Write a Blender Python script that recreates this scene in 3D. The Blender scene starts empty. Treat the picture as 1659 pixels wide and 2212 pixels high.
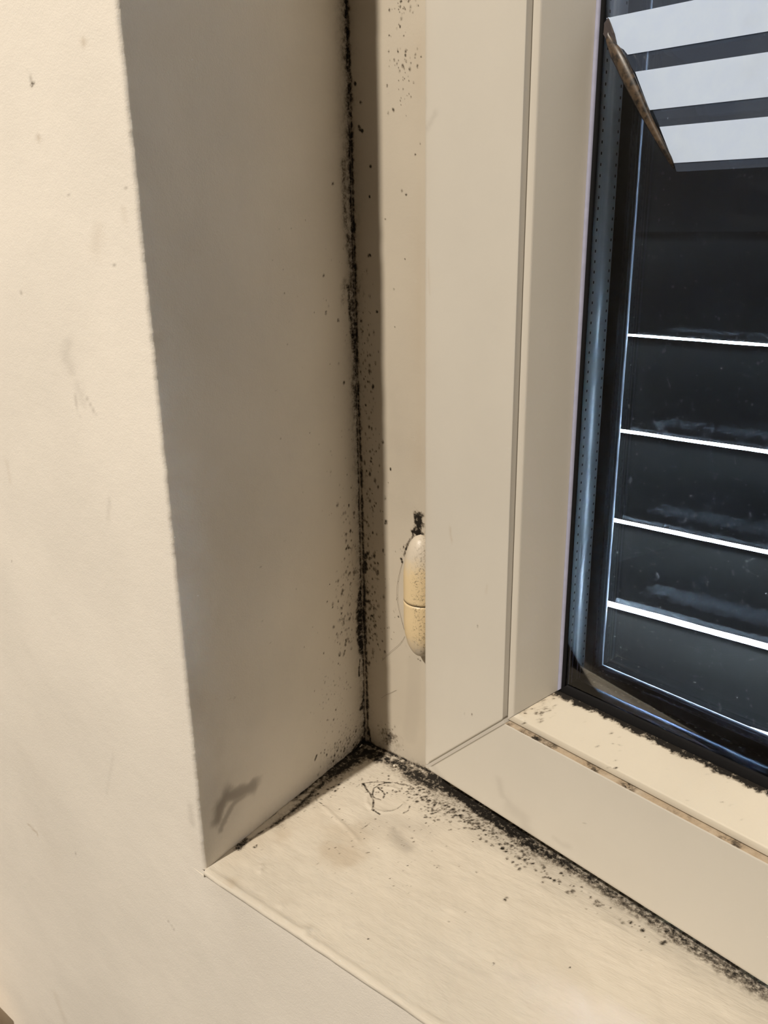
import bpy, bmesh, math, random
import numpy as np
from mathutils import Vector, Matrix

# ------------------------------------------------------------------ camera, world, lights, exposure
sc = bpy.context.scene
W, H = 1659, 2212
FPX = 1865.836
YAW, PITCH, ROLL = -0.68188877, 0.32953292, -0.01609137
CAM = np.array([0.24379562, -0.33129706, 0.29275625])
TH = 0.16904755                      # how far the sash stands open


def cam_axes():
    a, b, c = YAW, PITCH, ROLL
    f = np.array([math.sin(a) * math.cos(b), math.cos(a) * math.cos(b), -math.sin(b)])
    r = np.array([math.cos(a), -math.sin(a), 0.0])
    u = np.cross(r, f)
    return r * math.cos(c) + u * math.sin(c), -r * math.sin(c) + u * math.cos(c), f


CR, CU, CF = cam_axes()
cam_d = bpy.data.cameras.new('camera')
cam_d.sensor_fit = 'HORIZONTAL'
cam_d.sensor_width = 36
cam_d.lens = FPX * 36 / W
cam_d.clip_start = 0.01
cam = bpy.data.objects.new('camera', cam_d)
sc.collection.objects.link(cam)
m = Matrix.Identity(4)
for i in range(3):
    m[i][0], m[i][1], m[i][2], m[i][3] = CR[i], CU[i], -CF[i], CAM[i]
cam.matrix_world = m
sc.camera = cam

world = bpy.data.worlds.new('world')
sc.world = world
world.use_nodes = True
bg = world.node_tree.nodes['Background']
bg.inputs['Color'].default_value = (0.62, 0.79, 1.0, 1)
bg.inputs['Strength'].default_value = 210.0

lamp_d = bpy.data.lights.new('ceiling_lamp_light', 'POINT')
lamp_d.energy = 362
lamp_d.color = (1.0, 0.90, 0.77)
lamp_d.shadow_soft_size = 0.032
lamp = bpy.data.objects.new('ceiling_lamp_light', lamp_d)
lamp.location = (-0.20, -1.95, 2.25)
sc.collection.objects.link(lamp)

sc.view_settings.view_transform = 'Standard'
sc.view_settings.look = 'None'
sc.view_settings.gamma = 1
sc.view_settings.exposure = 0.0
sc.view_settings.use_curve_mapping = False
sc.cycles.use_denoising = True
sc.cycles.max_bounces = 10
sc.cycles.diffuse_bounces = 6
sc.cycles.transparent_max_bounces = 24
sc.cycles.sample_clamp_indirect = 20

# ------------------------------------------------------------------ helpers
rng = np.random.default_rng(7)
random.seed(7)
UV_ = np.array([math.cos(TH), -math.sin(TH), 0.0])
NV_ = np.array([math.sin(TH), math.cos(TH), 0.0])


def ray(px, py):
    return CF + CR * (px - W / 2) / FPX - CU * (py - H / 2) / FPX


QX, QY, QZ = -0.05633, 0.016, -0.01375
FX, FY = -0.0477, -0.11824


def on_plane(q, p0, n):
    d = ray(*q)
    return CAM + d * (np.dot(np.array(p0) - CAM, n) / np.dot(d, n))


RN = np.array([QY - FY, -(QX - FX), 0.0])


def on_reveal(q):
    P = on_plane(q, (QX, QY, 0), RN)
    return P[1], P[2]


def on_frame(q):
    P = on_plane(q, (0, QY, 0), (0, 1, 0))
    return P[0], P[2]


def on_sill(q):
    P = on_plane(q, (0, 0, QZ), (0, 0, 1))
    return P[0], P[1]


def on_wall(q):
    P = on_plane(q, (0, FY, 0), (0, 1, 0))
    return P[0], P[2]


def on_sash(q, b=0.0):
    P = on_plane(q, NV_ * b, NV_)
    return float(P @ UV_), float(P[2])


def mesh_np(name, V, F, mat, parent=None, smooth=True, attrs=None):
    me = bpy.data.meshes.new(name)
    V = np.asarray(V, dtype=np.float32)
    me.from_pydata([], [], [])
    if isinstance(F, np.ndarray):
        me.vertices.add(len(V))
        me.vertices.foreach_set('co', V.ravel())
        me.loops.add(F.size)
        me.loops.foreach_set('vertex_index', F.ravel().astype(np.int32))
        me.polygons.add(len(F))
        me.polygons.foreach_set('loop_start', np.arange(0, F.size, 4, dtype=np.int32))
        me.polygons.foreach_set('loop_total', np.full(len(F), 4, dtype=np.int32))
        me.update(calc_edges=True)
    else:
        me.from_pydata([tuple(map(float, v)) for v in V], [], F)
        me.update()
    if smooth:
        me.polygons.foreach_set('use_smooth', np.ones(len(me.polygons), dtype=bool))
    for k, a in (attrs or {}).items():
        at = me.attributes.new(k, 'FLOAT', 'POINT')
        at.data.foreach_set('value', np.asarray(a, dtype=np.float32).ravel())
    me.materials.append(mat)
    o = bpy.data.objects.new(name, me)
    sc.collection.objects.link(o)
    if parent:
        o.parent = parent
    return o


def grid_faces(nr, nc, off=0, flip=False):
    r, c = np.meshgrid(np.arange(nr - 1), np.arange(nc - 1), indexing='ij')
    a = (r * nc + c + off).ravel()
    F = np.stack([a, a + 1, a + nc + 1, a + nc], 1)
    return F[:, ::-1].copy() if flip else F


def bm_obj(name, bm, mat, parent=None, smooth=False):
    bmesh.ops.recalc_face_normals(bm, faces=bm.faces)
    me = bpy.data.meshes.new(name)
    bm.to_mesh(me)
    bm.free()
    if smooth:
        me.polygons.foreach_set('use_smooth', np.ones(len(me.polygons), dtype=bool))
    me.materials.append(mat)
    o = bpy.data.objects.new(name, me)
    sc.collection.objects.link(o)
    if parent:
        o.parent = parent
    return o


def add_box(bm, x0, x1, y0, y1, z0, z1):
    v = [bm.verts.new(p) for p in [(x0, y0, z0), (x1, y0, z0), (x1, y1, z0), (x0, y1, z0),
                                   (x0, y0, z1), (x1, y0, z1), (x1, y1, z1), (x0, y1, z1)]]
    for f in [(0, 3, 2, 1), (4, 5, 6, 7), (0, 1, 5, 4), (1, 2, 6, 5), (2, 3, 7, 6), (3, 0, 4, 7)]:
        bm.faces.new([v[i] for i in f])


def box(name, dims, mat, parent=None):
    bm = bmesh.new()
    add_box(bm, *dims)
    return bm_obj(name, bm, mat, parent)


def empty(name, loc=(0, 0, 0), rz=0.0, parent=None):
    o = bpy.data.objects.new(name, None)
    o.empty_display_size = 0.05
    o.location = loc
    o.rotation_euler = (0, 0, rz)
    sc.collection.objects.link(o)
    if parent:
        o.parent = parent
    return o


def tag(o, label, cat, group=None):
    o['label'] = label
    o['category'] = cat
    if group:
        o['group'] = group
    return o


def struct(o):
    o['kind'] = 'structure'
    return o


# value noise in numpy (for the outline of stains and of hand-made edges)
def vnoise(x, y, seed=0):
    def h(i, j):
        n = (i * 374761393 + j * 668265263 + seed * 974711) & 0x7fffffff
        n = ((n ^ (n >> 13)) * 1274126177) & 0x7fffffff
        return ((n ^ (n >> 16)) & 0xffff) / 65535.0
    xi = np.floor(x).astype(np.int64)
    yi = np.floor(y).astype(np.int64)
    fx = x - xi
    fy = y - yi
    fx = fx * fx * (3 - 2 * fx)
    fy = fy * fy * (3 - 2 * fy)
    return (h(xi, yi) * (1 - fx) + h(xi + 1, yi) * fx) * (1 - fy) + (h(xi, yi + 1) * (1 - fx) + h(xi + 1, yi + 1) * fx) * fy


def fbm(x, y, seed=0, o=4):
    s = 0
    a = 0.5
    for k in range(o):
        s = s + a * vnoise(x * 2 ** k, y * 2 ** k, seed + k)
        a *= 0.5
    return s / (1 - 0.5 ** o)


class Field:
    """amounts of stain, and of some painted shade, on a flat surface with coordinates (a, b) in metres"""

    def __init__(self, A, B):
        self.A, self.B = A.astype(np.float64), B.astype(np.float64)
        self.mould = np.zeros_like(self.A)
        self.tan = np.zeros_like(self.A)
        self.grey = np.zeros_like(self.A)
        self.h = np.zeros_like(self.A)

    def dist(self, pts):
        best = np.full_like(self.A, 9.0)
        if len(pts) == 1:
            return np.hypot(self.A - pts[0][0], self.B - pts[0][1])
        for (x0, y0), (x1, y1) in zip(pts[:-1], pts[1:]):
            dx, dy = x1 - x0, y1 - y0
            t = np.clip(((self.A - x0) * dx + (self.B - y0) * dy) / (dx * dx + dy * dy + 1e-12), 0, 1)
            best = np.minimum(best, np.hypot(self.A - x0 - t * dx, self.B - y0 - t * dy))
        return best

    def stroke(self, pts, w, s, ch='mould', rough=0.6, scale=350, seed=1, p=2.0):
        """w, in mm; s is the amount"""
        d = self.dist(pts) * 1000
        n = fbm(self.A * scale, self.B * scale, seed)
        g = s * np.exp(-(d / (w * (1 - rough + 2 * rough * n))) ** p)
        f = getattr(self, ch)
        np.maximum(f, g, out=f)

    def wash(self, pts, w, s, ch='mould', scale=250, seed=3):
        d = self.dist(pts) * 1000
        n = fbm(self.A * scale, self.B * scale, seed)
        f = getattr(self, ch)
        f += s * np.exp(-(d / w)) * np.clip(n * 1.6 - 0.15, 0.15, 1.5)

    def spots(self, cs, rs, s, ch='mould', el=1.0, seed=5):
        f = getattr(self, ch)
        cell = 1.0
        for (cx, cy), r in zip(cs, rs):
            sel = np.nonzero((np.abs(self.A - cx) < r * 0.0032) & (np.abs(self.B - cy) < r * el * 0.0032))
            if not len(sel[0]):
                continue
            a = (self.A[sel] - cx) * 1000
            b = (self.B[sel] - cy) * 1000 / el
            nn = vnoise(self.A[sel] * 1400, self.B[sel] * 1400, seed)
            g = s * np.exp(-((a * a + b * b) / (r * r * (0.5 + nn))) ** 1.3)
            f[sel] = np.maximum(f[sel], g)

    def cloud(self, pts, spread, n, r0, r1, s0=0.5, s1=1.0, ch='mould', el=1.3):
        """random specks scattered about a polyline, spread in mm"""
        pts = np.array(pts, dtype=float)
        if len(pts) == 1:
            base = np.repeat(pts, n, 0)
        else:
            L = np.hypot(*(pts[1:] - pts[:-1]).T)
            t = rng.random(n) * L.sum()
            c = np.concatenate([[0], np.cumsum(L)])
            k = np.clip(np.searchsorted(c, t) - 1, 0, len(L) - 1)
            w = ((t - c[k]) / L[k])[:, None]
            base = pts[k] * (1 - w) + pts[k + 1] * w
        base = base + rng.normal(0, 1, (n, 2)) * spread * 0.001
        r = r0 + (r1 - r0) * rng.random(n) ** 2.5
        for b_, r_ in zip(base, r):
            self.spots([b_], [r_], s0 + (s1 - s0) * rng.random(), ch, el)

    def attrs(self):
        return {'mould': self.mould, 'tan': self.tan, 'grey': self.grey}


# ------------------------------------------------------------------ materials
def mat(name):
    m_ = bpy.data.materials.new(name)
    m_.use_nodes = True
    nt = m_.node_tree
    b = nt.nodes['Principled BSDF']
    return m_, nt, b


def N(nt, t, **kw):
    n = nt.nodes.new(t)
    for k, v in kw.items():
        if k in n.inputs:
            n.inputs[k].default_value = v
        else:
            setattr(n, k, v)
    return n


def math_(nt, op, a, b=None, c=None, clamp=False):
    n = nt.nodes.new('ShaderNodeMath')
    n.operation = op
    n.use_clamp = clamp
    for i, x in enumerate((a, b, c)):
        if x is None:
            continue
        if isinstance(x, (int, float)):
            n.inputs[i].default_value = x
        else:
            nt.links.new(x, n.inputs[i])
    return n.outputs[0]


def mix(nt, fac, a, b):
    n = nt.nodes.new('ShaderNodeMix')
    n.data_type = 'RGBA'
    for inp, x in ((n.inputs[0], fac), (n.inputs[6], a), (n.inputs[7], b)):
        if isinstance(x, (int, float)):
            inp.default_value = x
        elif isinstance(x, tuple):
            inp.default_value = (*x, 1) if len(x) == 3 else x
        else:
            nt.links.new(x, inp)
    return n.outputs[2]


def ramp01(nt, x, lo, hi):
    n = nt.nodes.new('ShaderNodeMapRange')
    n.interpolation_type = 'SMOOTHSTEP'
    n.clamp = True
    nt.links.new(x, n.inputs[0])
    n.inputs[1].default_value = lo
    n.inputs[2].default_value = hi
    return n.outputs[0]


def coords(nt):
    return N(nt, 'ShaderNodeTexCoord').outputs['Object']


def noise(nt, vec, scale, detail=4, rough=0.55, stretch=None):
    if stretch:
        mp = N(nt, 'ShaderNodeMapping')
        mp.inputs['Scale'].default_value = stretch
        nt.links.new(vec, mp.inputs['Vector'])
        vec = mp.outputs[0]
    n = N(nt, 'ShaderNodeTexNoise')
    n.inputs['Scale'].default_value = scale
    n.inputs['Detail'].default_value = detail
    n.inputs['Roughness'].default_value = rough
    nt.links.new(vec, n.inputs['Vector'])
    return n.outputs['Fac']


def attr(nt, name):
    a = N(nt, 'ShaderNodeAttribute')
    a.attribute_name = name
    return a.outputs['Fac']


def painted(name, col, rough=0.6, bump=0.25, bscale=900, stains=True, mottled=0.05, speck=0.0, grain=None):
    m_, nt, b = mat(name)
    co = coords(nt)
    big = noise(nt, co, 9, 4)
    fine = noise(nt, co, 1600, 3, 0.7)
    dark = tuple(c * (1 - mottled * 2.2) for c in col)
    lite = tuple(min(1, c * (1 + mottled)) for c in col)
    base = mix(nt, ramp01(nt, big, 0.3, 0.7), dark, lite)
    if stains:
        tn = attr(nt, 'tan')
        gy = attr(nt, 'grey')
        mo = attr(nt, 'mould')
        base = mix(nt, math_(nt, 'MINIMUM', tn, 1.0), base, (0.37, 0.265, 0.155))
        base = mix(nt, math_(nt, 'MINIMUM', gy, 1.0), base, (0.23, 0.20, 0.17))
        n2 = ramp01(nt, noise(nt, co, 420, 6, 0.75), 0.34, 0.68)
        # thin mould is a brown-grey veil, thick mould is black, both broken up by fine grain
        v = math_(nt, 'MULTIPLY', mo, math_(nt, 'MULTIPLY_ADD', n2, 1.25, 0.30))
        base = mix(nt, math_(nt, 'MULTIPLY', ramp01(nt, v, 0.0, 0.55), 0.74), base, (0.13, 0.10, 0.068))
        base = mix(nt, ramp01(nt, v, 0.28, 1.0), base, (0.012, 0.010, 0.008))
    if speck:
        vo = N(nt, 'ShaderNodeTexVoronoi')
        vo.inputs['Scale'].default_value = 110
        nt.links.new(co, vo.inputs['Vector'])
        sp = math_(nt, 'MULTIPLY', math_(nt, 'LESS_THAN', vo.outputs['Distance'], 0.06),
                   math_(nt, 'GREATER_THAN', noise(nt, co, 60, 2), 1 - speck))
        base = mix(nt, math_(nt, 'MULTIPLY', sp, 0.7), base, (0.12, 0.09, 0.06))
    nt.links.new(base, b.inputs['Base Color'])
    b.inputs['Roughness'].default_value = rough
    b.inputs['Specular IOR Level'].default_value = 0.3
    hb = noise(nt, co, bscale, 3, 0.6, grain)
    lump = noise(nt, co, 70, 4, 0.6, grain)
    hh = math_(nt, 'MULTIPLY_ADD', lump, 3.0, hb)
    bp = N(nt, 'ShaderNodeBump')
    bp.inputs['Strength'].default_value = bump
    bp.inputs['Distance'].default_value = 0.0006
    nt.links.new(hh, bp.inputs['Height'])
    nt.links.new(bp.outputs[0], b.inputs['Normal'])
    return m_


CREAM = (0.88, 0.83, 0.75)
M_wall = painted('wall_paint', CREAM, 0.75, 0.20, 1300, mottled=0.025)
M_sill = painted('sill_paint', (0.64, 0.59, 0.505), 0.6, 0.30, 900, grain=(0.35, 1.4, 1), mottled=0.04)
M_room = painted('room_paint', (0.055, 0.048, 0.040), 0.8, 0.1, stains=False)
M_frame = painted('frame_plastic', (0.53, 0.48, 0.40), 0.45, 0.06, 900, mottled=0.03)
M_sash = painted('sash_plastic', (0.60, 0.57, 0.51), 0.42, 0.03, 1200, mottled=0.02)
M_bead = painted('bead_plastic', (0.60, 0.565, 0.50), 0.42, 0.03, 1200, mottled=0.02, speck=0.42)


def simple(name, col, rough=0.5, metal=0.0, spec=0.5):
    m_, nt, b = mat(name)
    co = coords(nt)
    n_ = noise(nt, co, 220, 4)
    nt.links.new(mix(nt, n_, tuple(c * 0.8 for c in col), tuple(min(1, c * 1.2) for c in col)), b.inputs['Base Color'])
    b.inputs['Roughness'].default_value = rough
    b.inputs['Metallic'].default_value = metal
    b.inputs['Specular IOR Level'].default_value = spec
    return m_


M_black = simple('black_rubber', (0.006, 0.006, 0.007), 0.8, spec=0.2)
M_lilac = simple('grey_gasket', (0.36, 0.37, 0.50), 0.5)
M_lip = simple('outer_frame_grey', (0.05, 0.056, 0.07), 0.4)
M_liplite = simple('outer_frame_edge_lit', (0.10, 0.115, 0.15), 0.35)  # lip grey made lighter: daylight on the edge put into the colour
M_slat = simple('shutter_slat_grey', (0.007, 0.0075, 0.009), 0.65, spec=0.2)
M_rail = simple('guide_rail_grey', (0.02, 0.02, 0.022), 0.6)
M_groove = simple('dirty_groove', (0.30, 0.19, 0.09), 0.8)
M_dark = simple('joint_dirt', (0.05, 0.035, 0.025), 0.9)


def bottom_bead_mat():
    """bead along the bottom: black mould where it meets the glass, specks by the mitre"""
    m_ = painted('bottom_bead_plastic', (0.62, 0.57, 0.475), 0.42, 0.05, 1000, stains=True, mottled=0.03, speck=0.0)
    return m_


M_beadb = bottom_bead_mat()


def spacer_mat(name, glint_dots):
    m_, nt, b = mat(name)
    co = coords(nt)
    sx = N(nt, 'ShaderNodeSeparateXYZ')
    nt.links.new(co, sx.inputs[0])
    along = sx.outputs[0] if glint_dots else sx.outputs[2]
    dep = sx.outputs[1]
    fr = math_(nt, 'FRACT', math_(nt, 'DIVIDE', along, 0.0042))
    seg = math_(nt, 'LESS_THAN', fr, 0.26)
    e1 = math_(nt, 'LESS_THAN', math_(nt, 'ABSOLUTE', math_(nt, 'SUBTRACT', dep, 0.0296)), 0.0004)
    e2 = math_(nt, 'LESS_THAN', math_(nt, 'ABSOLUTE', math_(nt, 'SUBTRACT', dep, 0.0402)), 0.0004)
    dots = math_(nt, 'MULTIPLY', seg, e2 if glint_dots else math_(nt, 'MAXIMUM', e1, e2))
    st = noise(nt, co, 500, 3, 0.6, (6, 6, 0.05) if not glint_dots else (0.05, 6, 6))
    col = mix(nt, st, (0.12, 0.14, 0.18) if glint_dots else (0.74, 0.80, 0.88), (0.18, 0.20, 0.25) if glint_dots else (0.90, 0.94, 0.98))  # side bars paler, bottom and top darker: daylight and shade put into the colour
    col = mix(nt, dots, col, (0.95, 0.95, 0.95) if glint_dots else (0.02, 0.02, 0.03))  # pale dots on the bottom bar are painted glints of the perforations
    nt.links.new(col, b.inputs['Base Color'])
    b.inputs['Metallic'].default_value = 1.0 if glint_dots else 0.15
    b.inputs['Roughness'].default_value = 0.35
    return m_


M_spacer = spacer_mat('spacer_aluminium_lit', False)
M_spacerb = spacer_mat('spacer_aluminium_shaded', True)


def glass_mat(name, dirt):
    m_, nt, b = mat(name)
    nt.nodes.remove(b)
    out = [n for n in nt.nodes if n.type == 'OUTPUT_MATERIAL'][0]
    co = coords(nt)
    tr = N(nt, 'ShaderNodeBsdfTransparent')
    tr.inputs['Color'].default_value = (0.97, 0.985, 0.99, 1)
    gl = N(nt, 'ShaderNodeBsdfGlossy')
    gl.inputs['Roughness'].default_value = 0.02
    fr = N(nt, 'ShaderNodeFresnel')
    fr.inputs['IOR'].default_value = 1.45
    mx = N(nt, 'ShaderNodeMixShader')
    nt.links.new(fr.outputs[0], mx.inputs[0])
    nt.links.new(tr.outputs[0], mx.inputs[1])
    nt.links.new(gl.outputs[0], mx.inputs[2])
    last = mx.outputs[0]
    if dirt:
        vo = N(nt, 'ShaderNodeTexVoronoi')
        vo.inputs['Scale'].default_value = 330
        nt.links.new(co, vo.inputs['Vector'])
        patch = noise(nt, co, 120, 3)
        r_ = math_(nt, 'MULTIPLY', ramp01(nt, patch, 0.42, 0.75), 0.42)
        sp = ramp01(nt, math_(nt, 'SUBTRACT', r_, vo.outputs['Distance']), 0.0, 0.12)
        vo2 = N(nt, 'ShaderNodeTexVoronoi')
        vo2.inputs['Scale'].default_value = 90
        nt.links.new(co, vo2.inputs['Vector'])
        r2 = math_(nt, 'MULTIPLY', ramp01(nt, noise(nt, co, 60, 2), 0.5, 0.8), 0.26)
        sp2 = ramp01(nt, math_(nt, 'SUBTRACT', r2, vo2.outputs['Distance']), 0.0, 0.06)
        grain = noise(nt, co, 1500, 3, 0.8)
        f = math_(nt, 'MULTIPLY_ADD', sp, 0.07, math_(nt, 'MULTIPLY', sp2, 0.09))
        f = math_(nt, 'ADD', f, math_(nt, 'MULTIPLY', ramp01(nt, grain, 0.45, 0.8), 0.004))
        df = N(nt, 'ShaderNodeBsdfDiffuse')
        df.inputs['Color'].default_value = (0.55, 0.66, 0.85, 1)
        tl = N(nt, 'ShaderNodeBsdfTranslucent')
        tl.inputs['Color'].default_value = (0.8, 0.87, 1, 1)
        ad = N(nt, 'ShaderNodeMixShader')
        nt.links.new(df.outputs[0], ad.inputs[1])
        nt.links.new(tl.outputs[0], ad.inputs[2])
        m2 = N(nt, 'ShaderNodeMixShader')
        nt.links.new(f, m2.inputs[0])
        nt.links.new(last, m2.inputs[1])
        nt.links.new(ad.outputs[0], m2.inputs[2])
        last = m2.outputs[0]
    nt.links.new(last, out.inputs['Surface'])
    return m_


M_pane = glass_mat('pane_glass', False)
M_paned = glass_mat('pane_glass_dusty', True)

# ------------------------------------------------------------------ window wall with its reveal
Z0, Z1 = QZ, 0.50
XR, ZT = 1.02, 1.25            # right jamb and lintel of the opening


def reveal_x(y):
    return QX + (FX - QX) * (QY - y) / (QY - FY)


def jamb():
    # plan profile: wall face, rounded arris, reveal back to the frame, plus the slot behind it
    face = [(x, FY) for x in np.linspace(-0.16, FX - 0.0022, 60)]
    arc = []
    for k in range(1, 7):
        a = k / 7 * math.pi / 2
        arc.append((FX - 0.0022 + 0.0022 * math.sin(a), FY + 0.0022 - 0.0022 * math.cos(a)))
    ys = np.concatenate([np.linspace(FY + 0.0022, -0.045, 45), np.arange(-0.0443, QY, 0.0005), [QY, QY + 0.02]])
    rev = [(reveal_x(y), y) for y in ys]
    prof = np.array(face + arc + rev)
    zs = np.concatenate([np.arange(Z0, 0.43, 0.0005), [0.46, Z1]])
    nr, nc = len(zs), len(prof)
    V = np.zeros((nr, nc, 3))
    V[:, :, 0] = prof[None, :, 0]
    V[:, :, 1] = prof[None, :, 1]
    V[:, :, 2] = zs[:, None]
    # hand-finished arris wobbles a little
    wob = (fbm(zs * 120, zs * 0, 11, 4) - 0.5) * 0.0011 + (fbm(zs * 18, zs * 0, 12, 3) - 0.5) * 0.0012
    fall = np.exp(-((prof[:, 0] - FX) ** 2 + (prof[:, 1] - FY) ** 2) / 0.004 ** 2)
    taper = np.clip((zs - Z0) / 0.01, 0, 1)
    V[:, :, 0] += (wob * taper)[:, None] * fall[None, :]
    # gentle waviness of the plaster reveal
    Y, Z = V[:, :, 1], V[:, :, 2]
    isrev = (np.arange(nc) >= len(face) + len(arc))[None, :]
    V[:, :, 0] += isrev * (fbm(Y * 30, Z * 30, 21, 3) - 0.5) * 0.0010 * np.clip((Y - FY) / 0.02, 0, 1)

    R = Field(np.where(isrev, Y, 9.0), Z)
    q = on_reveal
    corner = [q(p) for p in ((745, 0), (752, 200), (757, 350), (762, 560), (768, 700), (771, 850), (777, 1000), (779, 1150), (783, 1290), (784, 1400), (786, 1500), (790, 1600))]
    R.stroke(corner, 0.8, 0.7, rough=0.9, scale=220, seed=31, p=1.2)
    R.stroke([(QY, Z0), (QY, 0.43)], 0.6, 0.85, rough=1.0, scale=70, seed=51, p=1.3)
    R.wash(corner, 3.4, 0.42, scale=90, seed=32)
    R.wash(corner, 10, 0.16, scale=70, seed=30)
    R.wash(corner, 14, 0.17, ch='tan', scale=60, seed=33)
    R.stroke([q(p) for p in ((742, 350), (745, 450), (757, 560), (760, 640), (764, 760), (764, 830), (768, 900))], 2.1, 0.55, rough=0.8, scale=120, seed=34, p=1.3)
    R.stroke([q(p) for p in ((752, 620), (758, 700), (765, 760))], 1.5, 0.9, rough=0.7, scale=200, seed=35, p=1.4)
    R.stroke([q(p) for p in ((781, 1200), (781, 1240))], 1.6, 1.1, rough=0.6, seed=36)
    R.stroke([q(p) for p in ((780, 1270), (776, 1330), (778, 1390), (781, 1405))], 2.6, 1.3, rough=0.5, seed=37)
    R.stroke([q(p) for p in ((777, 1425), (775, 1450), (776, 1460))], 0.5, 1.2, rough=0.5, seed=38)
    R.stroke([q(p) for p in ((785, 1505), (782, 1525), (780, 1530))], 1.5, 1.2, rough=0.7, seed=39)
    R.stroke([q(p) for p in ((787, 1560), (789, 1590), (790, 1615))], 1.3, 1.2, rough=0.4, seed=40)
    R.spots([q((781, 1570)), q((779, 1549)), q((731, 692)), q((704, 678)), q((743, 827)), q((704, 674)), q((699, 595)), q((719, 397))], [0.5, 0.4, 0.9, 0.7, 0.9, 0.7, 0.8, 0.9], 0.8)
    R.spots([q((748, 1185)), q((753, 1183)), q((719, 1312)), q((707, 1300)), q((712, 1262)), q((738, 1325)), q((744, 1407))], [0.8, 0.9, 0.55, 0.5, 0.4, 0.7, 0.9], 0.85)
    R.cloud([q((755, 1080)), q((760, 1250)), q((752, 1400))], 5.0, 150, 0.3, 1.3, 0.25, 0.8)
    R.cloud([q((745, 1250)), q((745, 1370))], 7.0, 90, 0.3, 1.2, 0.2, 0.6)
    R.cloud([q((735, 600)), q((745, 1100))], 8.0, 60, 0.3, 0.8, 0.2, 0.5)
    R.cloud([q((720, 1450)), q((735, 1580))], 10, 170, 0.25, 0.7, 0.15, 0.55)
    R.cloud([q((700, 1640)), q((770, 1585))], 5, 160, 0.25, 0.9, 0.2, 0.7)
    R.cloud([q((600, 400)), q((650, 1500))], 25, 45, 0.25, 0.5, 0.2, 0.6)
    R.stroke([q((744, 610)), q((742, 650))], 3.0, 0.28, rough=0.3, seed=41)
    foot = [q(p) for p in ((443, 1879), (505, 1838), (560, 1798), (620, 1760), (665, 1722), (720, 1672), (760, 1640), (788, 1605))]
    R.stroke(foot[1:5], 1.0, 0.7, rough=1.0, scale=140, seed=42, p=1.2)
    R.stroke(foot[4:], 1.8, 1.1, rough=0.8, scale=260, seed=43)
    R.stroke(foot[6:], 3.4, 2.1, rough=0.9, scale=200, seed=44, p=1.4)
    R.stroke([q((789, 1560)), q((790, 1610))], 1.8, 1.8, rough=0.6, scale=260, seed=50)
    R.wash(foot[2:], 6, 0.35, scale=140, seed=45)
    R.wash(foot[5:], 14, 0.3, scale=120, seed=46)
    R.stroke([q((680, 1642)), q((684, 1632))], 0.6, 0.9, rough=0.5)
    R.spots([q((509, 1507)), q((498, 1510))], [0.8, 0.4], 0.35)
    # grey smear low on the reveal
    R.stroke([q(p) for p in ((545, 1700), (520, 1712), (490, 1722), (475, 1745), (470, 1770))], 4.2, 0.55, ch='grey', rough=1.0, scale=130, seed=47, p=3.5)
    R.stroke([q(p) for p in ((540, 1705), (505, 1735), (480, 1782), (478, 1792))], 2.0, 0.42, ch='grey', rough=1.0, scale=160, seed=48, p=3.5)
    R.grey += 0.17 * isrev * (0.6 + 0.8 * fbm(Y * 20, Z * 20, 64, 3))  # even grey over the whole reveal, painted to deepen its shade
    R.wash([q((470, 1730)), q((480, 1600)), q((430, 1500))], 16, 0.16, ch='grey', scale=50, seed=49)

    # wall face marks, same grid (columns of the face)
    Xf = np.where(~isrev, V[:, :, 0], 9.0)
    Wf = Field(Xf, Z)
    w = on_wall
    wall_marks(Wf, w)
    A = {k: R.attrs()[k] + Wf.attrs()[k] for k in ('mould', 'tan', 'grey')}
    # paint cracks along the corner
    V[:, :, 0] += isrev * 0.0005 * np.exp(-((Y - QY) / 0.0015) ** 2) * (fbm(Z * 400, Z * 0, 60) * 2)
    return V.reshape(-1, 3), grid_faces(nr, nc), A


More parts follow.
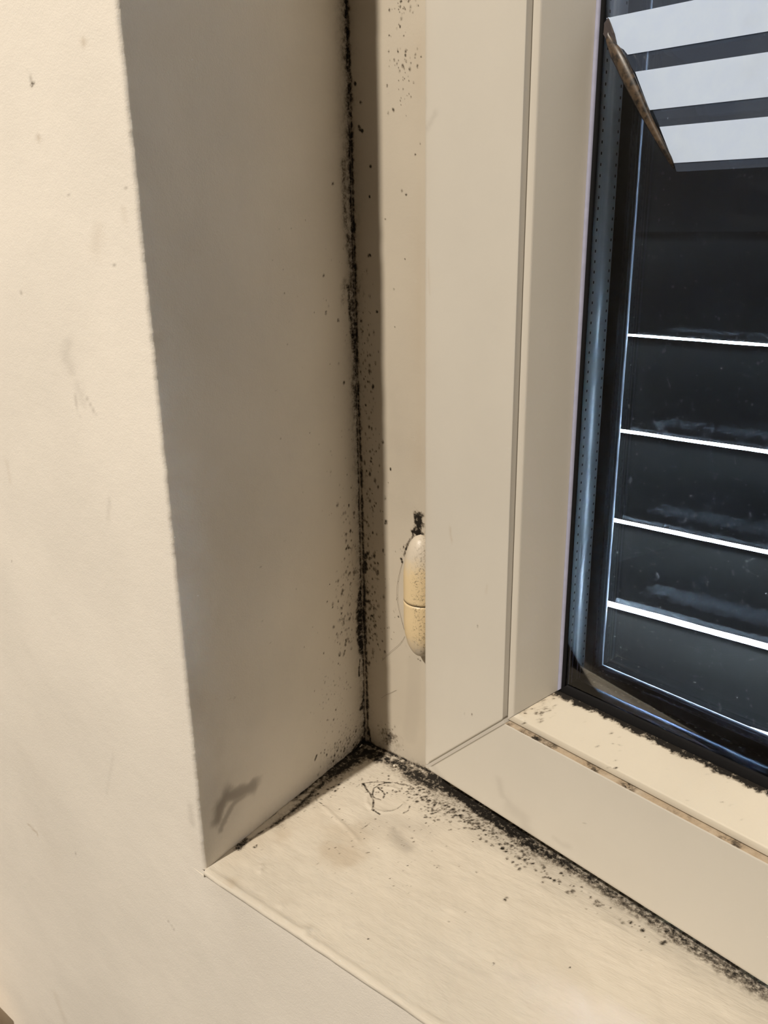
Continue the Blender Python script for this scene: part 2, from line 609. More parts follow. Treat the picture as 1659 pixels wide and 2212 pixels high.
def wall_marks(F, w):
    F.stroke([w((60, 150)), w((68, 175))], 0.5, 0.45, ch='grey', rough=0.3)
    F.spots([w((69, 182)), w((74, 180)), w((65, 184))], [1.1, 0.9, 0.6], 0.55)
    F.spots([w((83, 298)), w((180, 92))], [1.6, 1.8], 0.35, ch='tan')
    F.spots([w((247, 573)), w((265, 306)), w((272, 406)), w((149, 421)), w((272, 490)), w((45, 632)), w((163, 1843)), w((25, 1212))], [0.6, 0.5, 0.5, 0.5, 0.6, 0.9, 1.0, 0.8], 0.5, ch='grey')
    F.stroke([w((267, 450)), w((270, 480))], 0.9, 0.25, ch='tan')
    F.stroke([w((213, 500)), w((206, 540))], 4, 0.13, ch='tan')
    F.stroke([w((150, 745)), w((140, 775)), w((155, 800))], 3.2, 0.16, ch='grey', rough=0.8)
    F.stroke([w((168, 830)), w((180, 870))], 3.0, 0.13, ch='grey', rough=0.8)
    F.stroke([w((160, 850)), w((172, 900))], 0.8, 0.30, ch='grey', rough=0.6)
    F.stroke([w((185, 855)), w((206, 895))], 0.7, 0.35, ch='grey', rough=0.6)
    F.stroke([w((237, 1080)), w((233, 1120))], 1.2, 0.16, ch='grey')
    F.stroke([w((60, 1780)), w((80, 1800)), w((82, 1806))], 0.8, 0.4, ch='tan')
    F.stroke([w((360, 1985)), w((376, 2008))], 0.5, 0.4, ch='grey')
    F.stroke([w((245, 1630)), w((230, 1715))], 1.0, 0.10, ch='grey')
    F.stroke([w((410, 1740)), w((416, 1780))], 2.2, 0.2, ch='grey', rough=0.8)
    F.stroke([w((120, 2150)), w((140, 2205))], 4.0, 0.12, ch='tan', rough=0.7)
    F.stroke([w((15, 1000)), w((22, 1040))], 2.0, 0.12, ch='tan')
    F.wash([w((430, 1850)), w((520, 2000))], 18, 0.08, ch='tan', scale=60, seed=71)
    F.wash([w((20, 1400)), w((120, 1900))], 30, 0.05, ch='tan', scale=40, seed=72)


def build_wall():
    Vs, Fs, off = [], [], 0
    At = {'mould': [], 'tan': [], 'grey': []}

    def put(V, F, A=None):
        nonlocal off
        Vs.append(V)
        Fs.append(F + off)
        for k in At:
            At[k].append(A[k].ravel() if A else np.zeros(len(V)))
        off += len(V)
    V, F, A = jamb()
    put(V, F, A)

    def patch(xs, zs, marks=False):
        X, Z = np.meshgrid(xs, zs)
        V = np.stack([X, np.full_like(X, FY), Z], -1)
        A = None
        if marks:
            f = Field(X, Z)
            wall_marks(f, on_wall)
            A = f.attrs()
        put(V.reshape(-1, 3), grid_faces(len(zs), len(xs)), A)
    patch(np.linspace(-0.40, -0.16, 200), np.arange(Z0, 0.43, 0.0012), True)
    patch([-0.40, -0.16], [np.arange(Z0, 0.43, 0.0012)[-1], Z1])
    patch([-1.6, -0.40], [Z0, Z1])
    patch(np.linspace(-0.40, FX, 250), np.linspace(-0.40, Z0, 260), True)
    patch([-1.6, -0.40], [-0.86, Z0])
    patch([-0.40, FX], [-0.86, -0.40])
    patch([FX, XR], [-0.86, -0.30])
    patch(np.linspace(FX, 0.3, 200), np.linspace(-0.30, Z0 - 0.0031, 160), True)
    patch([0.3, XR], [-0.30, Z0 - 0.0031])
    patch([-1.6, FX], [Z1, 2.7])
    patch([XR, 2.3], [-0.86, 2.7])
    patch([FX, XR], [ZT, 2.7])

    def quad(a, b, c, d):
        put(np.array([a, b, c, d], dtype=float), np.array([[0, 1, 2, 3]]))
    bk = 0.24
    quad((FX, FY, Z1), (QX, QY + 0.02, Z1), (QX, QY + 0.02, ZT), (FX, FY, ZT))
    quad((QX, QY + 0.02, -0.1), (QX, bk, -0.1), (QX, bk, ZT), (QX, QY + 0.02, ZT))
    quad((XR, FY, -0.1), (XR, bk, -0.1), (XR, bk, ZT), (XR, FY, ZT))
    quad((QX, FY, ZT), (XR, FY, ZT), (XR, bk, ZT), (QX, bk, ZT))
    quad((QX, 0.02, -0.06), (XR, 0.02, -0.06), (XR, bk, -0.06), (QX, bk, -0.06))
    quad((-1.6, bk, -0.86), (QX, bk, -0.86), (QX, bk, 2.7), (-1.6, bk, 2.7))
    quad((XR, bk, -0.86), (2.3, bk, -0.86), (2.3, bk, 2.7), (XR, bk, 2.7))
    quad((QX, bk, ZT), (XR, bk, ZT), (XR, bk, 2.7), (QX, bk, 2.7))
    quad((QX, bk, -0.86), (XR, bk, -0.86), (XR, bk, -0.06), (QX, bk, -0.06))
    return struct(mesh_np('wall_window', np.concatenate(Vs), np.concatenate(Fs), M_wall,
                          attrs={k: np.concatenate(v) for k, v in At.items()}))


build_wall()

# the rest of the room (behind the camera)
bm = bmesh.new(); add_box(bm, -1.6, 2.3, -3.4, 0.24, -0.9, -0.86)
M_floor = simple('brown_floor', (0.03, 0.024, 0.02), 0.45)
struct(bm_obj('floor', bm, M_floor))
struct(box('ceiling', (-1.6, 2.3, -3.4, 0.24, 2.7, 2.74), M_room))
struct(box('wall_left', (-1.64, -1.6, -3.4, 0.24, -0.9, 2.74), M_room))
struct(box('wall_right', (2.3, 2.34, -3.4, 0.24, -0.9, 2.74), M_room))
struct(box('wall_back', (-1.64, 2.34, -3.44, -3.4, -0.9, 2.74), M_room))

# ------------------------------------------------------------------ window frame and sill
win = struct(empty('window_1', (0, 0, 0)))


def build_sill():
    xs = np.concatenate([[-0.0585], np.arange(-0.058, 0.30, 0.00065), np.linspace(0.31, XR, 12)])
    ys = np.concatenate([np.arange(FY, -0.045, 0.0009), np.arange(-0.045, QY + 0.004, 0.0006)])
    X, Y = np.meshgrid(xs, ys)
    S = Field(X, Y)
    q = on_sill
    left = [q(p) for p in ((515, 1832), (560, 1800), (600, 1775), (640, 1745), (665, 1722), (700, 1690), (730, 1665), (760, 1645), (790, 1625))]
    back = [q(p) for p in ((790, 1618), (830, 1640), (870, 1655), (910, 1675), (960, 1705), (1020, 1740), (1100, 1795))]
    S.stroke(left[:4], 1.0, 0.75, rough=1.0, scale=140, seed=1, p=1.2)
    S.stroke([q((515, 1832)), q((530, 1818))], 2.2, 1.1, rough=0.6, scale=300, seed=2)
    S.stroke(left[3:7], 1.4, 0.75, rough=1.0, scale=140, seed=3, p=1.2)
    S.stroke(left[6:] + [q((815, 1635))], 4.0, 1.8, rough=0.9, scale=160, seed=4, p=1.4)
    S.stroke([(reveal_x(-0.05), -0.05), (QX, QY), (-0.02, QY), (0.02, QY)], 1.6, 1.0, rough=1.0, scale=160, seed=51, p=1.3)
    S.stroke([(reveal_x(-0.02), -0.02), (QX, QY), (-0.035, QY)], 3.4, 1.8, rough=1.0, scale=160, seed=52, p=1.3)
    edge = [q((x_, 1745 + 0.635 * (x_ - 1045) + dy_)) for x_, dy_ in ((935, 4), (1000, 5), (1060, 6), (1130, 6), (1250, 5), (1400, 5), (1659, 6))]
    S.stroke(edge[:4], 3.8, 1.5, rough=1.0, scale=170, seed=53, p=2)
    S.stroke(edge[2:], 5.0, 0.62, rough=0.5, scale=120, seed=54, p=2.5)  # painted shade along the sash bottom, widening its thin cast shadow
    S.wash(left[2:], 4.0, 0.55, scale=170, seed=5)
    S.wash(left, 9, 0.22, ch='tan', scale=100, seed=6)
    S.stroke(back[:3], 2.8, 0.9, rough=0.9, scale=150, seed=7, p=1.2)
    S.stroke(back[2:5], 2.6, 0.9, rough=0.9, scale=150, seed=8, p=1.2)
    S.stroke([q(p) for p in ((880, 1668), (930, 1695), (980, 1712), (1030, 1745), (1100, 1795), (1160, 1835))], 2.6, 1.1, rough=0.9, scale=150, seed=9, p=1.3)
    gapl = [q(p) for p in ((1100, 1790), (1180, 1842), (1260, 1895), (1340, 1950), (1420, 2003), (1520, 2070), (1659, 2160))]  # dark strip under the sash: mould together with painted gap shadow
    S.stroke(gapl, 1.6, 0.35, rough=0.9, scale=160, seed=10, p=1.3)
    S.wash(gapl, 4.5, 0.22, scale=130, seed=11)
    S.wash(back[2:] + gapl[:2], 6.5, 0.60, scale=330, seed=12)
    S.cloud([q((880, 1690)), q((960, 1740)), q((1060, 1800)), q((1140, 1860))], 3.6, 560, 0.25, 1.1, 0.35, 1.0)
    S.cloud([q((1140, 1860)), q((1290, 1950)), q((1400, 2020))], 3.0, 70, 0.3, 1.1, 0.3, 0.9)
    S.cloud([q((900, 1720)), q((960, 1770))], 5, 120, 0.25, 0.8, 0.3, 0.9)
    S.cloud([q((780, 1690)), q((900, 1700))], 5, 150, 0.2, 0.7, 0.3, 0.9)
    S.cloud([q((640, 1750)), q((740, 1690))], 3, 60, 0.3, 0.9, 0.3, 0.9)
    S.cloud([q((760, 1800)), q((900, 1860))], 22, 160, 0.2, 0.55, 0.2, 0.7)
    S.spots([q((644, 1723)), q((650, 1728)), q((650, 1741)), q((901, 1731)), q((926, 1737)), q((922, 1765)), q((929, 1766)), q((709, 1704)), q((716, 1701))],
            [1.0, 0.7, 0.7, 0.9, 0.8, 0.5, 0.6, 0.7, 0.5], 1.1)
    S.spots([q((551, 1830)), q((553, 1826)), q((1148, 1865)), q((1172, 1869)), q((1175, 1874)), q((1129, 1839)), q((1212, 1886)), q((1091, 1944)), q((1095, 1940)), q((1430, 2038)), q((1437, 2034)), q((1290, 1958)), q((1302, 1955)), q((1256, 1916)), q((687, 1866)), q((615, 1788))],
            [0.9, 0.6, 0.8, 0.9, 0.9, 0.9, 0.9, 0.9, 0.8, 1.2, 0.9, 0.7, 0.7, 0.6, 0.4, 0.4], 0.95)
    S.spots([q((1065, 2085)), q((1385, 2053)), q((1231, 2090)), q((1066, 2080)), q((740, 1770)), q((717, 1765)), q((733, 1747)), q((796, 2028)), q((884, 1928)), q((970, 1990))], [0.4] * 10, 0.9)
    # circular paint blister with cracked edges
    ring = [(833 + 41 * math.cos(a), 1727 + 27 * math.sin(a)) for a in np.linspace(math.radians(20), math.radians(310), 30)]
    S.stroke([q(p) for p in ring[:9]], 0.28, 0.5, rough=0.4)
    S.stroke([q(p) for p in ((842, 1690), (832, 1691), (817, 1696), (808, 1704), (804, 1716), (808, 1722), (822, 1727))], 0.33, 1.1, rough=0.4)
    S.stroke([q(p) for p in ((815, 1702), (825, 1708), (831, 1715), (828, 1723))], 0.32, 1.1, rough=0.4)
    S.stroke([q(p) for p in ((785, 1692), (792, 1705), (800, 1716), (806, 1727), (807, 1738), (804, 1748), (820, 1758))], 0.42, 1.15, rough=0.4)
    S.stroke([q(p) for p in ((783, 1692), (800, 1690), (822, 1689), (850, 1690), (880, 1696))], 0.32, 0.9, rough=0.6)
    S.stroke([q(p) for p in ((885, 1741), (882, 1750), (872, 1757))], 0.32, 1.0, rough=0.4)
    S.spots([q((785, 1694))], [0.9], 1.2)
    S.stroke([q(p) for p in ((680, 1712), (684, 1730), (693, 1733), (702, 1742))], 0.22, 0.7, rough=0.3)
    S.stroke([q(p) for p in ((648, 1794), (655, 1798))], 0.22, 0.7, rough=0.3)
    S.stroke([q(p) for p in ((780, 1790), (800, 1776))], 0.35, 0.45, rough=0.3)
    # brown and grey stains
    S.stroke([q((725, 1840)), q((750, 1855))], 9.5, 0.33, ch='tan', rough=0.5, scale=120, seed=13, p=4)
    S.stroke([q((735, 1800)), q((765, 1800)), q((760, 1830))], 8.0, 0.20, ch='tan', rough=0.7, scale=120, seed=14, p=3)
    S.stroke([q((610, 1800))], 6.0, 0.25, ch='tan', rough=0.8, scale=150, seed=15)
    S.stroke([q((500, 1905)), q((500, 1915))], 3.0, 0.25, ch='tan', rough=0.7, scale=160, seed=16)
    S.stroke([q((720, 1843)), q((700, 1838))], 1.6, 0.22, ch='tan', rough=0.9, scale=300, seed=17)
    S.stroke([q((850, 1790)), q((865, 1815)), q((878, 1830))], 4.5, 0.4, ch='grey', rough=0.9, scale=170, seed=18)
    S.stroke([q((830, 1770)), q((900, 1790))], 9, 0.22, ch='grey', rough=0.9, scale=150, seed=19)
    S.wash([q((520, 1850)), q((700, 1760)), q((900, 1800))], 25, 0.12, ch='tan', scale=70, seed=20)
    S.wash([q((900, 1950)), q((1300, 2150))], 26, 0.11, ch='tan', scale=50, seed=22)
    # height: worn, hand painted surface, ridge of filler along the front edge
    Hh = (fbm(X * 110, Y * 110, 80, 4) - 0.5) * 0.0009 + (fbm(X * 25, Y * 25, 81, 3) - 0.5) * 0.0012
    Hh += (fbm(X * 60 , Y * 480, 82, 3) - 0.5) * 0.00022
    Hh *= np.clip((Y - FY) / 0.004, 0, 1)
    d = S.dist([q(p) for p in ring])
    Hh += 0.0005 * np.exp(-(d / 0.0012) ** 2)
    d = S.dist([q(p) for p in ((700, 1742), (760, 1800), (772, 1815))])
    Hh += 0.0005 * np.exp(-(d / 0.0012) ** 2)
    for p, r, a in (((662, 2012), 0.003, 0.0010), ((670, 2018), 0.0018, -0.0006), ((565, 1870), 0.0012, 0.0005), ((563, 1882), 0.0012, 0.0006), ((1170, 1923), 0.003, 0.0005), ((700, 1940), 0.004, 0.0003), ((607, 1957), 0.002, 0.0006)):
        c = q(p)
        Hh += a * np.exp(-((X - c[0]) ** 2 + (Y - c[1]) ** 2) / r ** 2)
    dent = np.exp(-((X - q((640, 2030))[0]) / 0.02) ** 2)
    ridge = np.exp(-((Y - (FY + 0.0016 + 0.0012 * (fbm(X * 60, X * 0, 83, 3) - 0.5))) / 0.0013) ** 2)
    Hh += ridge * (0.00045 + 0.0006 * (fbm(X * 150, X * 0, 84, 3) - 0.5)) 
    # built-up paint swelling where filler meets the reveal and the frame
    xr = reveal_x(Y)
    Hh += 0.0005 * np.exp(-np.clip(X - xr, 0, 1) / 0.0016) * (0.4 + fbm(X * 200, Y * 200, 85))
    Hh += 0.0006 * np.exp(-np.clip(QY - Y, 0, 1) / 0.002) * (0.4 + fbm(X * 200, Y * 200, 86))
    Hh = np.where(X < reveal_x(Y) - 0.0004, -0.003, Hh)
    V = np.stack([X, Y, QZ + Hh], -1)
    nr, nc = X.shape
    V2 = V.reshape(-1, 3)
    F = grid_faces(nr, nc)
    # front nosing: rounded over and wavy, dropping to the wall
    wav = (fbm(xs * 55, xs * 0, 87, 4) - 0.5) * 0.0013
    rows = []
    for k, (dy, dz) in enumerate(((-0.0004, -0.0004), (-0.0008, -0.0010), (-0.0008, -0.0018), (-0.0003, -0.0026), (0.0006, -0.0044))):
        w_ = 0 if k == 4 else 1
        rows.append(np.stack([np.maximum(xs, FX + 0.0002), FY + dy * np.ones_like(xs) - w_ * np.clip(wav + 0.0001, -0.0006, 0.0011) * (k / 3), QZ + Hh[0] * (1 - k / 4) + dz + w_ * wav * 0.7 * (k / 3)], -1))
    R = np.concatenate([V2[:nc]] + rows)
    Fr = grid_faces(len(rows) + 1, nc, flip=True) + len(V2)
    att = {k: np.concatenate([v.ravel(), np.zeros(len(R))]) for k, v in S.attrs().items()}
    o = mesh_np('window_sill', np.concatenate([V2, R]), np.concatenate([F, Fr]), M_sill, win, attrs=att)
    return o


build_sill()


def build_frame():
    # jamb of the fixed frame: moulded strip beside the reveal
    prof = [(-0.0600, 0.0180), (-0.0600, 0.0166)] + [(x, 0.016 - 0.0) for x in np.arange(-0.0598, -0.0005, 0.00042)] + [(0.0055, 0.0160), (0.0060, 0.0165), (0.0060, 0.0620), (-0.0600, 0.0620)]
    prof = np.array(prof)
    zs = np.concatenate([[-0.03], np.arange(QZ, 0.43, 0.0006), [0.6, ZT]])
    nr, nc = len(zs), len(prof)
    V = np.zeros((nr, nc, 3))
    V[:, :, 0] = prof[None, :, 0]
    V[:, :, 1] = prof[None, :, 1]
    V[:, :, 2] = zs[:, None]
    isf = (np.abs(prof[:, 1] - 0.016) < 1e-6)[None, :] & np.ones((nr, 1), bool)
    X, Z = V[:, :, 0], V[:, :, 2]
    G = Field(np.where(isf, X, 9.0), Z)
    q = on_frame
    corner = [q(p) for p in ((750, 0), (757, 200), (762, 400), (768, 600), (772, 800), (780, 1000), (785, 1200), (790, 1400), (795, 1590))]
    G.stroke([(QX, -0.02), (QX, 0.43)], 0.6, 0.8, rough=1.0, scale=70, seed=151, p=1.3)
    G.stroke([(QX, QZ), (-0.0, QZ)], 1.2, 0.9, rough=1.0, scale=200, seed=152, p=1.4)
    G.stroke(corner, 0.9, 0.75, rough=0.9, scale=260, seed=131)
    G.wash(corner, 5.5, 0.25, scale=150, seed=132)
    G.wash(corner, 9, 0.25, ch='tan', scale=70, seed=133)
    G.stroke([q(p) for p in ((790, 1200), (789, 1235))], 1.2, 1.1, rough=0.6, seed=134)
    G.stroke([q(p) for p in ((787, 1270), (786, 1330), (790, 1390))], 1.3, 1.3, rough=0.5, seed=135)
    G.stroke([q(p) for p in ((797, 1580), (800, 1600), (805, 1612))], 0.6, 1.3, rough=0.4, seed=136)
    G.stroke([q(p) for p in ((806, 1609), (820, 1620), (830, 1632), (840, 1640))], 1.2, 1.2, rough=0.6, seed=137)
    G.stroke([q(p) for p in ((835, 1640), (870, 1658), (912, 1664))], 1.4, 1.0, rough=0.9, seed=138)
    G.wash([q(p) for p in ((795, 1612), (850, 1645), (912, 1668))], 4, 0.4, scale=200, seed=139)
    G.stroke([q((840, 1594))], 5.5, 0.62, rough=1.0, scale=420, seed=140)
    G.cloud([q((838, 1592))], 4.0, 150, 0.2, 0.6, 0.3, 0.9)
    G.cloud([q(p) for p in ((775, 600), (795, 900), (797, 1100), (803, 1350))], 4.2, 330, 0.25, 0.95, 0.25, 0.9, el=1.6)
    G.cloud([q(p) for p in ((800, 1200), (803, 1420))], 4.5, 150, 0.3, 1.2, 0.3, 0.9, el=1.4)
    G.cloud([q(p) for p in ((865, 0), (872, 120), (870, 230))], 4.0, 75, 0.25, 0.75, 0.45, 1.0)
    G.cloud([q((880, 10)), q((868, 0))], 3.5, 30, 0.25, 0.6, 0.4, 1.0)
    G.cloud([q((850, 1250)), q((870, 1420))], 10, 70, 0.2, 0.5, 0.2, 0.6)
    G.cloud([q((870, 1200)), q((880, 1180))], 2.2, 26, 0.25, 0.6, 0.5, 1.0)
    G.stroke([q((908, 1112)), q((902, 1135)), q((893, 1150)), q((906, 1150))], 1.3, 1.25, rough=1.0, scale=700, seed=141)
    G.stroke([q((904, 1115)), q((905, 1152))], 2.3, 1.6, rough=1.0, scale=700, seed=142)
    G.stroke([q((897, 1118)), q((898, 1132))], 0.6, 1.2, rough=0.5)
    G.stroke([q(p) for p in ((893, 1157), (880, 1175), (873, 1200))], 0.6, 0.8, rough=0.9, scale=700, seed=143)
    G.spots([q((834, 1127)), q((832, 1131)), q((867, 1208)), q((869, 1214)), q((776, 275)), q((782, 283)), q((767, 180)), q((779, 221)), q((799, 552)), q((814, 673)), q((800, 360)), q((798, 425)), q((796, 553))],
            [1.15, 0.6, 0.8, 0.7, 1.0, 0.9, 0.9, 0.8, 0.8, 0.75, 0.7, 0.6, 0.8], 1.25)
    G.spots([q((799, 975)), q((802, 990)), q((801, 996)), q((792, 1018)), q((790, 875)), q((795, 825)), q((799, 767)), q((795, 1280)), q((797, 1300)), q((792, 1220)), q((803, 1330)), q((809, 1215)), q((861, 1332)), q((800, 1378)), q((816, 1391)), q((778, 280))],
            [0.8, 0.7, 0.8, 0.7, 0.6, 0.6, 0.7, 1.3, 1.6, 0.8, 0.8, 1.0, 0.6, 0.8, 0.6, 0.9], 1.0)
    G.spots([q((832, 473)), q((851, 625)), q((853, 707)), q((868, 412)), q((877, 420)), q((897, 334)), q((907, 310)), q((903, 1423)), q((908, 1427)), q((875, 560)), q((839, 1043))], [0.55, 0.5, 0.45, 0.6, 0.6, 0.5, 0.4, 0.6, 0.5, 0.4, 0.5], 0.8)
    # faint tones: a slightly darker run ending round above the sill
    G.stroke([q((895, 1430)), q((893, 1520)), q((885, 1590))], 5.2, 0.10, ch='grey', rough=0.2, scale=30, p=6)
    G.wash([q((850, 850)), q((870, 1080))], 14, 0.12, ch='grey', scale=90, seed=144)
    G.wash([q((905, 100)), q((905, 1000))], 7, 0.20, ch='tan', scale=30, seed=145)
    att = {k: v.ravel() for k, v in G.attrs().items()}
    return mesh_np('frame_jamb', V.reshape(-1, 3), grid_faces(nr, nc, flip=True), M_frame, win, smooth=False, attrs=att)


build_frame()
box('frame_bottom', (0.006, XR - 0.01, 0.016, 0.062, -0.06, 0.004), M_frame, win)
box('frame_top', (0.006, XR - 0.01, 0.016, 0.062, 1.20, ZT), M_frame, win)
box('frame_jamb_right', (0.97, XR + 0.001, 0.016, 0.062, -0.06, ZT), M_frame, win)

# ------------------------------------------------------------------ the sash, standing slightly open
SW, SH = 0.90, 1.19
sash = empty('glazed_sash', (0, 0, 0), -TH)
tag(sash, 'cream plastic window sash standing ajar, with double glazing and mouldy lower bead', 'window')


def sweep(name, prof, mat_, gap=0.0, side='left', r=0.0, fine=True, parent=sash, attrf=None, smooth=False):
    """one side of a mitred rectangular frame; prof = list of (s, b), s in from the outer edge, b depth"""
    L = SH if side in ('left', 'right') else SW
    ts = np.concatenate([np.linspace(0, 0.42, 300 if fine else 12), np.linspace(0.46, 1, 8)])
    rows = []
    prof = np.array(prof)
    s, b = prof[:, 0], prof[:, 1]
    narc = 7 if r else 0
    for k in range(narc):
        a = math.radians(45 * k / narc)           # from the mitre diagonal towards the straight run
        rr = np.clip(r - s, 0, None)
        ang = math.radians(225) - a
        su = np.where(s < r, r + rr * math.cos(ang), s)
        sl = np.where(s < r, r + rr * math.sin(ang), s)
        rows.append((su, sl + gap))
    for t in ts:
        lo = np.where(s < r, r, s) + gap if r else s + gap
        hi = L - s - gap
        rows.append((s.copy(), lo + t * (hi - lo)))
    V = []
    for su, al in rows:
        if side == 'left':
            V.append(np.stack([su, b, al], -1))
        elif side == 'bottom':
            V.append(np.stack([al, b, su], -1))
        elif side == 'right':
            V.append(np.stack([SW - su, b, al], -1))
        else:
            V.append(np.stack([al, b, SH - su], -1))
    V = np.array(V)
    nr, nc = V.shape[:2]
    at = {k: np.zeros(nr * nc) for k in ('mould', 'tan', 'grey')}
    if attrf:
        at = {k: v.ravel() for k, v in attrf(V).items()}
    o = mesh_np(name, V.reshape(-1, 3), grid_faces(nr, nc, flip=side in ('left', 'top')), mat_, parent, smooth=smooth, attrs=at)
    return o


R_ = 0.0042
face_s = list(np.linspace(0.0046, 0.0561, 60))
arc_p = [(0.0, 0.0155), (0.0, 0.0030), (0.00015, 0.0021), (0.0006, 0.0012), (0.0013, 0.0005), (0.0021, 0.0001), (0.0030, 0.0), (0.0041, 0.0)]
sprof = [(0.0100, 0.058), (0.0100, 0.0155)] + arc_p + [(s_, 0.0) for s_ in face_s] + [(0.0563, 0.0002), (0.0563, 0.0070), (0.0590, 0.0085)]
sprof_plain = sprof


def rail_attr(V):
    f = Field(np.where(V[:, :, 1] < 0.0004, V[:, :, 0], 9), V[:, :, 2])
    q = on_sash
    f.stroke([q((1078, 1690)), q((1085, 1715)), q((1100, 1735))], 2.2, 0.20, ch='grey', rough=1, scale=300, seed=201)
    f.stroke([q((1100, 1740)), q((1130, 1765)), q((1140, 1800))], 4.2, 0.17, ch='grey', rough=1, scale=200, seed=202)
    f.stroke([q((1140, 1795)), q((1150, 1815))], 2.0, 0.15, ch='grey', rough=1, scale=200, seed=203)
    f.stroke([q((1195, 1808)), q((1215, 1825)), q((1230, 1829))], 1.2, 0.14, ch='grey', rough=0.8, scale=200, seed=204)
    f.stroke([q((935, 1655)), q((955, 1680))], 2.0, 0.16, ch='grey', rough=1, scale=300, seed=205)
    f.wash([q((1040, 1700)), q((1400, 1900))], 9, 0.03, ch='tan', scale=60, seed=208)
    f.spots([q((1020, 1544)), q((1262, 1778)), q((1390, 2010)), q((1620, 2115))], [0.4, 0.4, 0.8, 0.9], 0.5, ch='grey')
    # grime in the step next to the bead
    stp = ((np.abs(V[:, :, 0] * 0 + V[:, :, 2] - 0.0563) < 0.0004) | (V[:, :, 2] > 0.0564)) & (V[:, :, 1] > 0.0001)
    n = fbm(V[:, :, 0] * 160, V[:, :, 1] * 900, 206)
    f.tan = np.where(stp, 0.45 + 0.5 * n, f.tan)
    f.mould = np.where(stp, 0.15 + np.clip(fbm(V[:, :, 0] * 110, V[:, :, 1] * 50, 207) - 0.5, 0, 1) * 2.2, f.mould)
    return f.attrs()


def stile_attr(V):
    f = Field(np.where(V[:, :, 1] < 0.0004, V[:, :, 0], 9), V[:, :, 2])
    q = on_sash
    f.stroke([q((940, 245)), q((930, 265)), q((920, 280))], 1.3, 0.20, ch='grey', rough=0.7)
    f.stroke([q((917, 215)), q((916, 235))], 0.9, 0.2, ch='grey')
    f.stroke([q((972, 1140)), q((974, 1158)), q((977, 1174))], 0.6, 0.30, ch='tan', rough=0.7)
    f.stroke([q((1052, 1265)), q((1050, 1280))], 0.7, 0.14, ch='tan')
    f.spots([q((1019, 1545)), q((1004, 1543)), q((1024, 1536)), q((1032, 1354)), q((1034, 1403))], [0.55, 0.35, 0.3, 0.4, 0.3], 1.0, ch='mould')
    f.wash([q((920, 0)), q((920, 1600))], 3.2, 0.10, ch='tan', scale=60, seed=210)
    f.stroke([q((926, 560)), q((928, 640))], 0.4, 0.2, ch='tan')
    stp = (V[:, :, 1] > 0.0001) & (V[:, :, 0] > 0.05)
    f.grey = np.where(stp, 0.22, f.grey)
    return f.attrs()


sweep('stile', sprof, M_sash, 0.0013, 'left', R_, attrf=stile_attr)
sweep('bottom_rail', sprof, M_sash, 0.0013, 'bottom', R_, attrf=rail_attr)
sweep('stile', sprof_plain, M_sash, 0, 'right', fine=False)
sweep('top_rail', sprof_plain, M_sash, 0, 'top', fine=False)

# weld strip along the mitre, a hair below the faces
g = 0.0013
bm = bmesh.new()
pts = [(0.0016, 0.0016 + g), (0.0563, 0.0563 + g), (0.0563 + g, 0.0563), (0.0016 + g, 0.0016)]
top = [bm.verts.new((x, 0.00022, z)) for x, z in pts]
bot = [bm.verts.new((x, 0.006, z)) for x, z in pts]
bm.faces.new(top)
for i in range(4):
    bm.faces.new((top[i], bot[i], bot[(i + 1) % 4], top[(i + 1) % 4]))
mj = bm_obj('mitre_weld', bm, painted('weld_plastic', (0.55, 0.52, 0.47), 0.5, 0.1, stains=False), sash)
# small hidden core so no light passes the corner
box('sash_core', (0.011, 0.055, 0.0095, 0.057, 0.011, 0.055), M_sash, sash)


def bead_prof():
    return [(0.0570, 0.0085), (0.0570, 0.0033), (0.0572, 0.0029), (0.0576, 0.0028), (0.0602, 0.0028), (0.0607, 0.0031)] + \
        [(0.0607 + (0.0713 - 0.0607) * t, 0.0031 + (0.0238 - 0.0031) * t - 0.0006 * math.sin(math.pi * t)) for t in np.linspace(0.03, 1, 28)] + [(0.0714, 0.0250)]


def bead_attr(V):
    A = V[:, :, 0]
    Bb = V[:, :, 1]
    f = Field(A, V[:, :, 2])
    n = fbm(A * 420, Bb * 420, 220)
    n2 = fbm(A * 40, Bb * 5, 221)
    edge = np.clip((Bb - (0.0232 - 0.0036 * n - 0.0022 * n2)) / 0.0022, 0, 1)
    f.mould = edge * 1.6
    f.mould += 0.30 * np.exp(-np.clip(0.0225 - Bb, 0, 1) / 0.0022) * n
    mit = np.exp(-np.clip(A - V[:, :, 2], 0, 1) / 0.0035) * (Bb > 0.0045)
    f.mould += mit * np.clip(fbm(A * 500, V[:, :, 2] * 500, 222) - 0.35, 0, 1) * 1.1
    f.tan += mit * 0.25

    def q(p):                       # on the sloping face, taken at mid depth
        return on_sash(p, 0.013)
    for p, r_, s_ in (((1170, 1562), 0.9, 0.9), ((1312, 1589), 0.6, 0.45), ((1357, 1640), 0.35, 0.9), ((1349, 1629), 0.3, 0.9), ((1339, 1629), 0.3, 0.9), ((1345, 1638), 0.3, 0.9),
                      ((1254, 1552), 0.4, 0.7), ((1568, 1669), 0.4, 0.7), ((1594, 1771), 0.5, 0.8), ((1235, 1535), 0.6, 0.5), ((1226, 1520), 0.6, 0.6), ((1215, 1507), 0.7, 0.7), ((1190, 1530), 0.6, 0.45), ((1175, 1533), 0.5, 0.5)):
        f.spots([q(p)], [r_], s_)
    f.cloud([q((1165, 1525)), q((1215, 1500))], 3.0, 90, 0.25, 0.7, 0.2, 0.7)
    f.cloud([q((1200, 1520)), q((1659, 1760))], 7, 60, 0.2, 0.5, 0.2, 0.5)
    # grime on the outer corner of the bead
    low = (Bb > 0.0029) & (V[:, :, 2] < 0.0573)
    f.tan += low * 0.7
    f.mould += low * 0.5
    return f.attrs()


